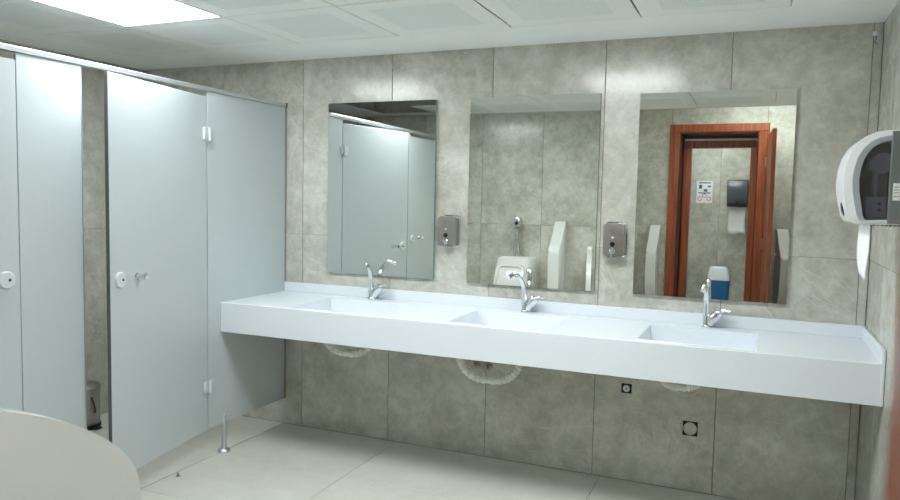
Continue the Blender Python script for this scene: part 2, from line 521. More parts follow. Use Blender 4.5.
Y1 = -0.697           # hinge line of the nearest-to-wall door
Y2, Y3 = -1.468, -1.762
endp = thing('stall_screen', 'wide pale grey fixed stall panel against the tiled wall left of the counter', 'panel', (XS, -0.35, 0))
def P(o, parent):     # parent keeping world place (parents carry only a translation)
    o.parent = parent; o.location = o.location - parent.location
    return o
P(box('panel', XS - PT, XS, Y1 + 0.003, -0.003, ZB, 1.972, M['panel'], bev=0.0012, seg=1, smooth=False), endp)
bm = bmesh.new()
lathe(bm, [(0.0, 0), (0.033, 0), (0.033, 0.006), (0.028, 0.013), (0.017, 0.018), (0.0145, 0.024), (0.0145, 0.19), (0.015, 0.192), (0.015, 0.2), (0.008, 0.206), (0, 0.206)], (XS - 0.005, -0.565, 0.0))
P(build('support_leg', bm, M['alu'], smooth=True), endp)
P(box('wall_channel', XS - PT - 0.004, XS + 0.004, -0.014, -0.001, ZB, 1.972, M['channel']), endp)

def knob_set(parent, place, ys, zr=1.052):
    """lock rosette and pull knob on a door face; place maps (along, out, z) to local"""
    for nm, a in ys:
        bm = bmesh.new()
        if nm == 'lock_rosette':
            p = place(a, 0, zr); d = place(a, 1, zr) - p
            lathe(bm, [(0, 0), (0.035, 0), (0.035, 0.008), (0.031, 0.013), (0, 0.014)], p, d, mi=0)
            p2 = place(a - 0.008, 0.0142, zr)
            lathe(bm, [(0, 0), (0.006, 0), (0.006, 0.001), (0, 0.001)], p2, d, seg=10, mi=1)
            build(nm, bm, [M['nylon'], M['black']], parent, smooth=True)
        else:
            p = place(a, 0, zr + 0.006); d = place(a, 1, zr + 0.006) - p
            lathe(bm, [(0, 0), (0.017, 0), (0.017, 0.004), (0.009, 0.008), (0.008, 0.03), (0.015, 0.038), (0.016, 0.048), (0.011, 0.054), (0, 0.055)], p, d, mi=0)
            build(nm, bm, [M['chrome']], parent, smooth=True)

# door standing ajar
d1 = thing('stall_door', 'pale grey toilet stall door standing slightly ajar next to the fixed end panel', 'door', (XS, Y1, 0), 'toilet stall doors')
d1.rotation_euler = (0, 0, rad(10.3))
DW = 0.768
box('door_leaf', -PT, 0, -DW, -0.004, ZB, ZT - 0.012, M['panel'], d1, bev=0.0012, seg=1, smooth=False)
hinge(d1, 0.0, 0.0, 1.75); hinge(d1, 0.0, 0.0, 0.40)
box('edge_strip', -PT - 0.001, 0.001, -DW - 0.003, -DW, ZB, ZT - 0.012, M['edge'], d1)
knob_set(d1, lambda a, out, z: Vector((out, -a, z)), [('lock_rosette', 0.708), ('pull_knob', 0.588)])
# pilaster between the doors
pil = thing('stall_pilaster', 'narrow pale grey stall post panel between the two stall doors', 'panel', (XS, (Y2 + Y3) / 2, 0))
P(box('panel', XS - PT, XS, Y3, Y2, ZB, 1.972, M['panel'], bev=0.0012, seg=1, smooth=False), pil)
P(box('edge_strip', XS - PT - 0.002, XS + 0.001, Y2, Y2 + 0.004, ZB, 1.972, M['alu']), pil)
bm = bmesh.new()
lathe(bm, [(0.0, 0), (0.031, 0), (0.031, 0.006), (0.014, 0.016), (0.011, 0.022), (0.011, 0.16), (0, 0.163)], (XS - 0.009, (Y2 + Y3) / 2, 0.0))
P(build('support_leg', bm, M['chrome'], smooth=True), pil)
# second door, closed
d2 = thing('stall_door', 'closed pale grey toilet stall door at the left edge of the picture', 'door', (XS, Y3, 0), 'toilet stall doors')
box('door_leaf', -PT - 0.001, -0.001, -0.76, -0.002, ZB, ZT - 0.012, M['panel'], d2, bev=0.0012, seg=1, smooth=False)
hinge(d2, -0.001, -0.764, 1.75); hinge(d2, -0.001, -0.764, 0.40)
knob_set(d2, lambda a, out, z: Vector((out - 0.001, -a, z)), [('lock_rosette', 0.062), ('pull_knob', 0.185)], 1.085)
# last fixed panel up to the urinal wall
lp = thing('stall_screen', 'pale grey fixed stall panel ending the row at the urinal wall', 'panel', (XS, -2.7, 0))
P(box('panel', XS - PT, XS, YF + 0.003, Y3 - 0.772, ZB, 1.972, M['panel'], bev=0.0012, seg=1, smooth=False), lp)
# partition between the stalls
pa = thing('stall_partition', 'pale grey partition between the two toilet stalls, edge-on behind the post panel', 'partition', (-0.7, -1.62, 0))
P(box('panel', XL + 0.005, XS - PT - 0.003, -1.629, -1.611, ZB, 1.955, M['panel']), pa)
P(box('wall_channel', XL + 0.001, XL + 0.012, -1.634, -1.606, ZB, 1.955, M['alu']), pa)
# head rail
rl = thing('head_rail', 'bright aluminium head rail running along the top of the stall fronts', 'rail', (XS, -1.45, 1.97))
bm = bmesh.new()
prof = [(-0.022, 0), (-0.022, 0.018), (-0.018, 0.022), (0.004, 0.022), (0.008, 0.018), (0.008, 0.0)]
prism(bm, prof, lambda x, z: (x, YF + 0.003 + 1.45, z + 0.003), lambda x, z: (x, -0.003 + 1.45, z + 0.003))
build('rail_profile', bm, M['alu'], rl)
bm = bmesh.new(); bx(bm, -0.024, 0.010, 1.435, 1.447, 0.001, 0.027)
build('end_cap', bm, M['edge'], rl)

# pedal bin in the stall
pb = thing('pedal_bin', 'small stainless steel pedal bin with black base inside the left stall', 'bin', (-1.17, -0.61, 0))
bm = bmesh.new(); lathe(bm, [(0.085, 0.022), (0.09, 0.03), (0.09, 0.235), (0.085, 0.238)], (0, 0, 0)); build('bin_body', bm, M['steel'], pb, smooth=True)
bm = bmesh.new(); lathe(bm, [(0, 0), (0.095, 0), (0.095, 0.02), (0.086, 0.024), (0, 0.024)], (0, 0, 0)); build('bin_base', bm, M['black'], pb, smooth=True)
bm = bmesh.new(); lathe(bm, [(0.092, 0.236), (0.092, 0.25), (0.08, 0.265), (0.04, 0.278), (0, 0.28)], (0, 0, 0)); build('bin_lid', bm, M['steel'], pb, smooth=True)
bm = bmesh.new(); tube(bm, smooth_curve([(0.088, -0.02, 0.2), (0.104, -0.02, 0.17), (0.106, -0.01, 0.12), (0.09, 0.0, 0.1)]), 0.005, 8); build('bin_handle', bm, M['black'], pb, smooth=True)
bm = bmesh.new(); bx(bm, 0.06, 0.125, -0.025, 0.025, 0.004, 0.012, 0, 0.003); build('pedal', bm, M['black'], pb)

# bolt left standing in the floor
bm = bmesh.new()
lathe(bm, [(0, 0), (0.012, 0), (0.012, 0.003), (0.006, 0.004), (0.006, 0.016), (0.004, 0.018), (0, 0.018)], (0, 0, 0), seg=12)
tag(build('floor_bolt', bm, M['steel'], smooth=True, loc=(-0.10, -0.957, 0)), 'tiny metal bolt sticking out of the floor in front of the ajar stall door', 'bolt')

# ------------------------------------------------------------------ counter with three basins
ZC, ZCB, ZSP, YC = 0.8433, 0.682, 0.9016, -0.5977
CX0, CX1 = XS + 0.0015, XR - 0.0015
ct = thing('washbasin_counter', 'long white solid-surface counter with three sunk basins and deep front apron', 'counter', (1.45, -0.3, 0))
BAS = [(0.27, 0.775), (1.19, 1.69), (2.09, 2.585)]
BY0, BY1, BD = -0.552, -0.125, 0.105
def L_(x, y, z): return (x - 1.45, y + 0.3, z)
bm = bmesh.new()
xs = [CX0] + [v for p in BAS for v in p] + [CX1]; ys = [YC + 0.03, BY0, BY1, -0.002]
vg = {}
for i, x in enumerate(xs):
    for j, y in enumerate(ys):
        vg[i, j] = bm.verts.new(L_(x, y, ZC))
for i in range(len(xs) - 1):
    for j in range(3):
        if j == 1 and i % 2 == 1:
            continue
        bm.faces.new((vg[i, j], vg[i + 1, j], vg[i + 1, j + 1], vg[i, j + 1]))
r = bmesh.ops.extrude_face_region(bm, geom=list(bm.faces))
bmesh.ops.translate(bm, vec=(0, 0, -0.02), verts=[v for v in r['geom'] if isinstance(v, bmesh.types.BMVert)])
build('worktop', bm, M['corian'], ct)
box('apron', CX0 - 1.45, CX1 - 1.45 - 0.011, YC + 0.3, YC + 0.3 + 0.0299, ZCB, ZC, M['corian'], ct, bev=0.0015, seg=1, smooth=False)
bm = bmesh.new(); bx(bm, CX0 - 1.45 + 0.001, CX1 - 1.45, 0.3 - 0.018, 0.3 - 0.002, ZC, ZSP, 0, 0.002)
build('backsplash', bm, M['corian'], ct)
bm = bmesh.new(); bx(bm, CX1 - 1.45 - 0.012, CX1 - 1.45, YC + 0.3 - 0.004, 0.3 - 0.018, ZCB, ZSP, 0, 0.002)
build('side_splash', bm, M['corian'], ct)
for (a, c) in BAS:
    bm = bmesh.new()
    zt, zf, zk = ZC - 0.001, ZC - BD, ZC - BD - 0.012
    x0, x1, y0, y1 = a, c, BY0, BY1
    T = [bm.verts.new(L_(*p)) for p in ((x0, y0, zt), (x1, y0, zt), (x1, y1, zt), (x0, y1, zt))]
    B = [bm.verts.new(L_(*p)) for p in ((x0 + .012, y0 + .012, zf), (x1 - .012, y0 + .012, zf), (x1 - .012, y1 - .012, zf), (x0 + .012, y1 - .012, zf))]
    mid = bm.verts.new(L_((x0 + x1) / 2, (y0 + y1) / 2, zk))
    for k in range(4):
        bm.faces.new((T[k], T[(k + 1) % 4], B[(k + 1) % 4], B[k]))
        bm.faces.new((B[k], B[(k + 1) % 4], mid))
    me_b = build('basin', bm, M['corian'], ct)
    sol = me_b.modifiers.new('thickness', 'SOLIDIFY'); sol.thickness = 0.01; sol.offset = -1
    bm = bmesh.new(); lathe(bm, [(0, 0.0), (0.022, 0.0), (0.03, 0.004), (0.034, 0.006), (0.036, 0.003), (0.03, -0.02), (0.026, -0.05), (0, -0.05)], L_((x0 + x1) / 2, (y0 + y1) / 2, zk + 0.0))
    build('drain', bm, M['chrome'], me_b, smooth=True)

def waste_hose(x0, x1, y, zb, label, lift=0.68):
    """ribbed white trap hose hanging in a U under a basin"""
    pts = []
    for k in range(121):
        t = k / 120
        a = pi + pi * t
        xm, rx = (x0 + x1) / 2, (x1 - x0) / 2
        x = xm + rx * math.cos(a) * (abs(math.cos(a)) ** -0.35 if abs(math.cos(a)) > 1e-3 else 1)
        x = max(x0, min(x1, x))
        z = lift + (lift - zb) * math.sin(a)
        pts.append((x, y + 0.12 * t, z))
    rs = [0.0185 + 0.0025 * math.sin(k * 1.25) for k in range(121)]
    bm = bmesh.new(); tube(bm, pts, rs, 12)
    cyl(bm, pts[0], (pts[0][0], pts[0][1], lift + 0.03), 0.021)
    cyl(bm, pts[-1], (pts[-1][0], pts[-1][1], lift + 0.025), 0.021)
    return tag(build('waste_hose', bm, M['hose'], smooth=True), label, 'hose', 'white waste hoses under the counter')
waste_hose(0.36, 0.615, -0.33, 0.56, 'white ribbed waste hose under the left basin, nearest the stalls')
waste_hose(1.165, 1.485, -0.33, 0.508, 'white ribbed waste hose hanging lowest under the middle basin')
waste_hose(2.17, 2.36, -0.33, 0.588, 'white ribbed waste hose just showing under the right basin')
def stop_valve(x, label):
    t = thing('stop_valve', label, 'valve', (x, -0.002, 0.515), 'angle valves under the middle basin')
    bm = bmesh.new(); lathe(bm, [(0.022, 0), (0.022, 0.004), (0.011, 0.008), (0.01, 0.04), (0.013, 0.042), (0.013, 0.06), (0, 0.062)], (0, 0, 0), (0, -1, 0), 14)
    build('valve_body', bm, M['brass'], t, smooth=True)
    bm = bmesh.new(); tube(bm, smooth_curve([(0, -0.045, 0.01), (0, -0.05, 0.06), (0.02, -0.07, 0.14), (0.03, -0.06, 0.27)]), 0.006, 8)
    build('supply_hose', bm, M['steel'], t, smooth=True)
stop_valve(1.15, 'small brass stop valve behind the middle waste hose, left of the pair')
stop_valve(1.22, 'small brass stop valve behind the middle waste hose, right of the pair')

def wall_box(x0, x1, z0, z1, rd, label):
    t = thing('wall_outlet_box', label, 'outlet', ((x0 + x1) / 2, -0.0005, (z0 + z1) / 2))
    w_, h_ = (x1 - x0) / 2, (z1 - z0) / 2
    bm = bmesh.new(); bx(bm, -w_, w_, -0.002, 0.001, -h_, h_)
    build('recess_shade', bm, M['dark'], t)  # flat dark plate, the shade inside the recess put into its colour
    bm = bmesh.new(); lathe(bm, [(rd, 0.002), (rd, 0.006), (rd - 0.004, 0.007), (rd - 0.005, 0.003), (0, 0.003)], (0, 0, 0), (0, -1, 0), 24)
    build('cover_disc', bm, M['hose'] if rd < 0.02 else M['tile'], t, smooth=True)
    if rd > 0.02:
        bm = bmesh.new(); bx(bm, -w_, w_, -0.004, -0.001, -h_, -h_ + 0.009, 0, 0.001)
        build('lower_lip', bm, M['dark'], t)
    else:
        bm = bmesh.new(); lathe(bm, [(0.006, 0.003), (0.006, 0.012), (0, 0.013)], (0, 0, 0), (0, -1, 0), 12)
        build('screw', bm, M['steel'], t, smooth=True)
wall_box(1.948, 2.0, 0.458, 0.507, 0.017, 'small dark square outlet with a pale round cap under the right end of the counter')
wall_box(2.257, 2.328, 0.282, 0.354, 0.032, 'larger dark square box with a stone disc low on the wall under the counter')

# ------------------------------------------------------------------ faucets
def faucet(x, label, turn=0.0):
    t = thing('faucet', label, 'faucet', (x, -0.062, ZC), 'chrome mixer faucets on the counter')
    bm = bmesh.new()
    lathe(bm, [(0, 0), (0.025, 0), (0.025, 0.005), (0.021, 0.009), (0.0195, 0.012), (0.0185, 0.05), (0.016, 0.06), (0, 0.062)], (0, 0, 0))
    build('faucet_body', bm, M['chrome'], t, smooth=True)
    bm = bmesh.new()
    ct_, st_ = math.cos(turn), math.sin(turn)
    pts = smooth_curve([(-0.005 + q * st_, -q * ct_, z) for q, z in ((0.0, 0.03), (0.004, 0.08), (0.012, 0.13), (0.034, 0.172), (0.07, 0.2), (0.105, 0.207), (0.14, 0.196))], 6)
    n = len(pts)
    tube(bm, pts, [0.0175 - 0.006 * min(1, k / (n * 0.55)) for k in range(n)], 14)
    sp = build('spout', bm, M['chrome'], t, smooth=True)
    bm = bmesh.new(); d = (pts[-1] - pts[-2]).normalized()
    cyl(bm, pts[-1] - d * 0.012, pts[-1] + d * 0.006, 0.0125)
    build('aerator', bm, M['chrome'], sp, smooth=True)
    bm = bmesh.new()
    ax = Vector((0.62, -0.10, 0.78)).normalized()
    lathe(bm, [(0, 0), (0.0185, 0), (0.02, 0.03), (0.0235, 0.032), (0.0235, 0.068), (0.019, 0.078), (0, 0.08)], Vector((0.008, 0, 0.02)), ax)
    cb = build('cartridge', bm, M['chrome'], t, smooth=True)
    tip = Vector((0.008, 0, 0.02)) + ax * 0.074
    bm = bmesh.new()
    tube(bm, smooth_curve([tip - ax * 0.006, tip + Vector((0.02, -0.004, 0.008)), tip + Vector((0.034, -0.008, 0.009)), tip + Vector((0.05, -0.012, 0.006))], 4), [0.0085] * 4 + [0.0065] * 4 + [0.006] * 4 + [0.0075], 10)
    build('lever', bm, M['chrome'], cb, smooth=True)
faucet(0.512, 'chrome mixer faucet at the left basin, nearest the stalls', rad(14))
faucet(1.44, 'chrome mixer faucet at the middle basin', rad(-20))
faucet(2.352, 'chrome mixer faucet at the right basin below the mirrored door', rad(-4))

# ------------------------------------------------------------------ mirrors
def mirror(x0, x1, z0, z1, label):
    bm = bmesh.new()
    bx(bm, x0, x1, -0.02, -0.001, z0, z1, 1)
    for f in bm.faces:
        f.normal_update()
        if f.calc_center_median().y < -0.019:
            f.material_index = 0
    bmesh.ops.translate(bm, vec=(-(x0 + x1) / 2, 0, -z0), verts=bm.verts)
    o = build('wall_mirror', bm, [M['mirror'], M['cut']], loc=((x0 + x1) / 2, 0, z0))
    tag(o, label, 'mirror', 'frameless wall mirrors over the counter')
mirror(0.180, 0.879, 0.980, 1.983, 'frameless wall mirror at the left, reflecting the stall doors')
mirror(1.084, 1.793, 0.974, 1.985, 'frameless wall mirror in the middle, reflecting a urinal and its dividers')
mirror(1.989, 2.693, 0.976, 1.975, 'frameless wall mirror at the right, reflecting the brown wooden doorway')

# ------------------------------------------------------------------ soap dispensers
def soap(x, z, label):
    t = thing('soap_dispenser', label, 'soap dispenser', (x, -0.0005, z), 'steel soap dispensers between the mirrors')
    W_, H_, D_ = 0.105, 0.165, 0.062
    bm = bmesh.new()
    prism(bm, rrect(0, 0, W_ + 0.012, H_ + 0.016, 0.02), lambda a, c: (a, 0, c), lambda a, c: (a, -0.012, c), bev=0.003)
    build('back_plate', bm, M['chrome'], t, smooth=True)
    bm = bmesh.new()
    prism(bm, rrect(0, 0, W_, H_, 0.012), lambda a, c: (a, -0.012, c), lambda a, c: (a, -D_, c), bev=0.006, seg=3)
    build('tank', bm, M['steel'], t, smooth=True)
    bm = bmesh.new()
    ring(bm, rrect(0, 0, W_ + 0.001, H_ + 0.001, 0.012), rrect(0, 0, W_ - 0.008, H_ - 0.008, 0.01), lambda a, c: (a, -D_ + 0.012, c), lambda a, c: (a, -D_ + 0.006, c))
    build('front_rim', bm, M['chrome'], t, smooth=True)
    bm = bmesh.new(); prism(bm, rrect(-0.004, 0.012, 0.012, 0.008, 0.003), lambda a, c: (a, -D_, c), lambda a, c: (a, -D_ - 0.001, c))
    build('level_window', bm, M['white'], t)
    bm = bmesh.new(); lathe(bm, [(0.012, 0), (0.013, 0.003), (0.011, 0.008), (0, 0.009)], (-0.004, -D_, -0.022), (0, -1, 0), 18)
    build('sight_glass', bm, M['black'], t, smooth=True)
    bm = bmesh.new(); lathe(bm, [(0.015, 0), (0.015, 0.008), (0.012, 0.01), (0.012, 0.026), (0.009, 0.03), (0, 0.031)], (-0.004, -D_, -0.056), (0, -1, 0), 20)
    lathe(bm, [(0.006, 0), (0.005, 0.03), (0, 0.031)], (-0.004, -D_ - 0.012, -0.06), (0, 0, -1), 12)
    build('push_valve', bm, M['chrome'], t, smooth=True)
soap(0.975, 1.256, 'square steel soap dispenser between the left and middle mirrors')
soap(1.89, 1.246, 'square steel soap dispenser between the middle and right mirrors')

# ------------------------------------------------------------------ paper towel dispenser on the right wall
PY0, PY1 = -1.0, -0.73
td = thing('towel_dispenser', 'white and smoked-plastic paper towel dispenser on the right wall', 'dispenser', (XR - 0.001, -0.865, 1.38))
def Q(x, y, z): return (x - XR + 0.001, y + 0.865, z - 1.38)
outer = [(3.015, 1.383), (2.915, 1.381), (2.858, 1.382), (2.842, 1.388), (2.833, 1.404), (2.822, 1.445), (2.813, 1.49), (2.811, 1.53), (2.815, 1.57), (2.826, 1.612), (2.846, 1.648), (2.872, 1.672), (2.9, 1.685), (2.93, 1.69), (2.97, 1.69), (3.015, 1.689)]
def inset(poly, c, k): return [(c[0] + (x - c[0]) * k[0], c[1] + (z - c[1]) * k[1]) for x, z in poly]
inner = [(3.015, 1.405), (2.93, 1.398), (2.885, 1.395), (2.878, 1.4), (2.872, 1.415), (2.866, 1.45), (2.859, 1.49), (2.857, 1.53), (2.86, 1.563), (2.868, 1.596), (2.88, 1.62), (2.895, 1.638), (2.915, 1.65), (2.935, 1.656), (2.97, 1.658), (3.015, 1.658)]
mid = [((a[0] * .45 + c[0] * .55), (a[1] * .45 + c[1] * .55)) for a, c in zip(outer, inner)]
bm = bmesh.new()
n = len(outer)
rows = []
for (poly, y) in ((outer, PY1), (outer, PY0 + 0.004), (mid, PY0)):
    rows.append([bm.verts.new(Q(x, y, z)) for x, z in poly])
for a, c in zip(rows, rows[1:]):
    for k in range(n):
        bm.faces.new((a[k], a[(k + 1) % n], c[(k + 1) % n], c[k]))
bm.faces.new(rows[0])
build('front_cover', bm, M['white'], td, smooth=True)
bm = bmesh.new()
ra = [bm.verts.new(Q(x, PY0, z)) for x, z in mid]; rb = [bm.verts.new(Q(x, PY0 + 0.008, z)) for x, z in inner]
rc = [bm.verts.new(Q(x, PY0 + 0.02, z)) for x, z in inner]
for a, c in ((ra, rb), (rb, rc)):
    for k in range(n):
        bm.faces.new((a[k], a[(k + 1) % n], c[(k + 1) % n], c[k]))
build('side_bevel', bm, M['bevel'], td, smooth=True)
bm = bmesh.new(); prism(bm, inner, lambda x, z: Q(x, PY0 + 0.010, z), lambda x, z: Q(x, PY0 + 0.013, z))
build('smoked_window', bm, M['smoke'], td)
bm = bmesh.new(); prism(bm, inset(inner, (2.95, 1.53), (0.985, 0.985)), lambda x, z: Q(x, PY0 + 0.1, z), lambda x, z: Q(x, PY0 + 0.11, z))
build('inner_housing', bm, M['slate'], td)
bm = bmesh.new(); lathe(bm, [(0.0, 0.062), (0.016, 0.062), (0.016, 0.07), (0.034, 0.07), (0.036, 0.0), (0, 0.0)], Q(2.925, PY0 + 0.098, 1.585), (0, -1, 0), 28)
build('roll_hub', bm, M['mech'], td, smooth=True)
bm = bmesh.new(); bx(bm, *[v for v in (2.885 - XR, 2.93 - XR)], PY0 + 0.865 + 0.035, PY0 + 0.865 + 0.098, 1.565 - 1.38, 1.60 - 1.38, 0, 0.003)
build('roll_arm', bm, M['mech'], td)
bm = bmesh.new(); bx(bm, 2.882 - XR, 2.945 - XR, PY0 + 0.865 + 0.03, PY0 + 0.865 + 0.098, 1.40 - 1.38, 1.475 - 1.38, 0, 0.003)
gb = build('gear_box', bm, M['mech'], td)
for zz in (1.43, 1.45):
    bm = bmesh.new(); lathe(bm, [(0.006, 0), (0.006, 0.002), (0, 0.002)], Q(2.922, PY0 + 0.03, zz), (0, -1, 0), 14)
    build('gear_hole', bm, M['black'], gb)
bm = bmesh.new(); bx(bm, 2.905 - XR, 2.915 - XR, PY0 + 0.865 + 0.05, PY0 + 0.865 + 0.098, 1.475 - 1.38, 1.56 - 1.38)
build('guide_bar', bm, M['mech'], td)
bm = bmesh.new(); bx(bm, 2.944 - XR, 0.0, PY0 + 0.865 - 0.004, PY0 + 0.865 + 0.02, 1.386 - 1.38, 1.687 - 1.38, 0, 0.003)
bp_ = build('wall_housing', bm, M['grey'], td)
bm = bmesh.new(); bx(bm, 2.954 - XR, 2.974 - XR, PY0 + 0.865 - 0.0055, PY0 + 0.865 - 0.0042, 1.462 - 1.38, 1.518 - 1.38)
lb = build('white_label', bm, M['paper'], bp_)
bm = bmesh.new()
for zz in (1.505, 1.496, 1.487, 1.475):
    bx(bm, 2.957 - XR, 2.971 - XR, PY0 + 0.865 - 0.006, PY0 + 0.865 - 0.0054, zz - 1.38 - 0.0012, zz - 1.38 + 0.0012)
build('label_print', bm, M['grey'], lb)
# dark oval emblem with a red rim on the front of the cover
em = Vector(Q(2.8255, -0.86, 1.43)); dn = Vector((-0.97, 0, -0.24)).normalized()
bm = bmesh.new(); lathe(bm, [(0.024, -0.004), (0.024, 0.0015), (0.02, 0.003), (0, 0.0035)], em, dn, 24, mi=0)
lathe(bm, [(0.013, 0.003), (0.013, 0.0045), (0, 0.0048)], em + Vector((0, 0.004, 0)), dn, 20, mi=1)
build('emblem', bm, [M['black'], M['emblem_red']], td, smooth=True)
bm = bmesh.new(); bx(bm, Q(2.84, 0, 0)[0], Q(2.85, 0, 0)[0], -0.03, -0.015, 1.64 - 1.38, 1.655 - 1.38, 0, 0.003)
# tear teeth along the outlet
bm = bmesh.new()
for k in range(9):
    x = 2.90 + 0.012 * k
    prism(bm, [(x, 1.384), (x + 0.012, 1.384), (x + 0.006, 1.376)], lambda a, c: Q(a, PY0 + 0.004, c), lambda a, c: Q(a, PY1 - 0.004, c))
build('tear_edge', bm, M['slate'], td)
# hanging sheet
bm = bmesh.new()
rows = []
for k in range(15):
    t_ = k / 14
    z = 1.405 - 0.215 * t_
    y0 = -0.985 - 0.005 * math.sin(t_ * 3); y1 = -0.755 - 0.05 * t_ ** 2
    row = []
    for q in range(9):
        s = q / 8
        y = y0 + (y1 - y0) * s
        zz = z + (0.012 * math.sin(q * 2.1) + 0.015 * s if k == 14 else 0.0)
        row.append(bm.verts.new((2.898 + 0.006 * math.sin(5 * t_ + s * 2.0) * t_ - 0.012 * t_ * (1 - t_) - 0.004 * s, y, zz)))
    rows.append(row)
for a, c in zip(rows, rows[1:]):
    for q in range(8):
        bm.faces.new((a[q], a[q + 1], c[q + 1], c[q]))
sheet = build('paper_towel', bm, M['paper'], smooth=True)
so = sheet.modifiers.new('thickness', 'SOLIDIFY'); so.thickness = 0.0012
tag(sheet, 'white paper towel with torn end hanging from the dispenser on the right wall', 'paper towel')

# small clip in the upper corner
cl = thing('cable_clip', 'tiny white clip with a loose wire in the upper right corner of the back wall', 'clip', (2.992, -0.0005, 2.2))
bm = bmesh.new(); bx(bm, -0.009, 0.009, -0.014, 0, -0.009, 0.012, 0, 0.004); build('clip_body', bm, M['white'], cl, smooth=True)
bm = bmesh.new(); tube(bm, smooth_curve([(0, -0.008, -0.006), (0.006, -0.016, -0.02), (0.0, -0.012, -0.035), (0.01, -0.01, -0.045)]), 0.0025, 6); build('wire_end', bm, M['grey'], cl, smooth=True)

# ------------------------------------------------------------------ urinals and dividers (seen directly and in the mirrors)
def divider(x, ywall, prof, label, th=0.036, rot=0.0):
    """ceramic screen: profile (distance from wall, height), slightly swollen"""
    pts = [Vector((a, c, 0)) for a, c in prof]
    curve = [(p.x, p.y) for p in smooth_curve(pts, 5)]
    bm = bmesh.new()
    prism(bm, curve, lambda a, c: (-th / 2, a, c), lambda a, c: (th / 2, a, c), bev=min(0.02, th * 0.42), seg=4)
    o = build('urinal_divider', bm, M['ceramic'], smooth=True, loc=(x, ywall + 0.001 + th / 2 * abs(math.sin(rot)), 0))
    o.rotation_euler = (0, 0, rot)
    tag(o, label, 'urinal divider', 'white ceramic urinal dividers')
    return o
near = [(0.0, 0.9), (0.015, 0.99), (0.05, 1.025), (0.105, 1.003), (0.162, 0.981), (0.222, 0.953), (0.282, 0.917), (0.332, 0.878), (0.367, 0.84), (0.391, 0.797), (0.402, 0.745), (0.402, 0.66), (0.385, 0.56), (0.33, 0.42), (0.28, 0.36), (0.15, 0.33), (0.0, 0.33)]
divider(1.154, YF, near, 'large white ceramic divider in the lower left foreground, rounded at its corner', th=0.042, rot=rad(-11.5))
tall = [(0.0, 1.245), (0.04, 1.245), (0.07, 1.225), (0.16, 1.1), (0.25, 1.0), (0.272, 0.92), (0.25, 0.6), (0.22, 0.42), (0.18, 0.37), (0.1, 0.35), (0.0, 0.35)]
divider(0.885, YF, tall, 'tall white ceramic divider beside the urinal, reflected in the middle mirror', th=0.1)
tall2 = [(0.0, 1.20), (0.04, 1.20), (0.08, 1.17), (0.18, 1.06), (0.29, 0.96), (0.32, 0.88), (0.3, 0.6), (0.2, 0.42), (0.15, 0.35), (0.08, 0.33), (0.0, 0.33)]
divider(1.575, YE, tall2, 'white ceramic divider left of the brown doorway, reflected in the right mirror', th=0.1)
divider(2.77, YE, tall2, 'white ceramic divider right of the brown doorway, reflected in the right mirror', th=0.1, rot=rad(-9))

ur = thing('urinal', 'white ceramic wall urinal with exposed chrome flush valve, reflected in the middle mirror', 'urinal', (0.475, YF + 0.001, 0))
bm = bmesh.new()
secs = []
# horizontal slices (height, half width, depth)
for z, hw, dp in ((0.36, 0.05, 0.10), (0.40, 0.10, 0.18), (0.47, 0.145, 0.26), (0.56, 0.17, 0.30), (0.66, 0.182, 0.305), (0.74, 0.184, 0.27), (0.82, 0.183, 0.215), (0.87, 0.18, 0.18), (0.895, 0.172, 0.165), (0.905, 0.15, 0.14)):
    ringv = []
    for k in range(21):
        a = pi * k / 20
        ca, sa = math.cos(a), math.sin(a)
        ex = 0.45
        ringv.append(bm.verts.new((hw * math.copysign(abs(ca) ** ex, ca), dp * abs(sa) ** ex, z)))
    secs.append(ringv)
for a, c in zip(secs, secs[1:]):
    for k in range(20):
        bm.faces.new((a[k], a[k + 1], c[k + 1], c[k]))
bm.faces.new(secs[0]); bm.faces.new(secs[-1])
for a, c in zip(secs, secs[1:]):
    bm.faces.new((a[0], c[0], c[20], a[20]))
build('urinal_bowl', bm, M['ceramic'], ur, smooth=True)
bm = bmesh.new()
def uy(z):
    tb = [(0.56, 0.30), (0.66, 0.305), (0.74, 0.27), (0.82, 0.215), (0.87, 0.18)]
    for (a, da), (c, dc) in zip(tb, tb[1:]):
        if z <= c:
            return da + (dc - da) * (z - a) / (c - a)
    return 0.18
rim_o = rrect(0, 0.715, 0.27, 0.25, 0.06, 6); rim_i = rrect(0, 0.715, 0.225, 0.205, 0.045, 6)
ring(bm, rim_o, rim_i, lambda a, c: (a, uy(c) + 0.02, c), lambda a, c: (a, uy(c) - 0.02, c))
build('urinal_rim', bm, M['ceramic'], ur, smooth=True)
bm = bmesh.new(); prism(bm, rrect(0, 0.715, 0.226, 0.206, 0.045, 6), lambda a, c: (a, uy(c) + 0.0035, c), lambda a, c: (a, uy(c) - 0.02, c))
build('urinal_hollow', bm, M['ceramic'], ur, smooth=True)
bm = bmesh.new()
tube(bm, smooth_curve([(0, 0.06, 0.90), (0.006, 0.06, 0.98), (-0.004, 0.06, 1.06), (0, 0.06, 1.15)], 6), 0.017, 14)
lathe(bm, [(0.02, 0), (0.02, 0.02), (0.013, 0.025)], (0, 0.06, 0.905), seg=16)
tube(bm, [(0, 0.06, 1.14), (0, 0.0, 1.14)], 0.012, 14)
build('flush_pipe', bm, M['chrome'], ur, smooth=True)
bm = bmesh.new(); bx(bm, -0.028, 0.028, 0.0, 0.085, 1.15, 1.27, 0, 0.008)
fv = build('flush_valve', bm, M['chrome'], ur, smooth=True)
bm = bmesh.new(); lathe(bm, [(0.016, 0), (0.016, 0.006), (0, 0.007)], (0, 0.085, 1.215), (0, 1, 0), 18)
build('sensor_eye', bm, M['black'], fv, smooth=True)

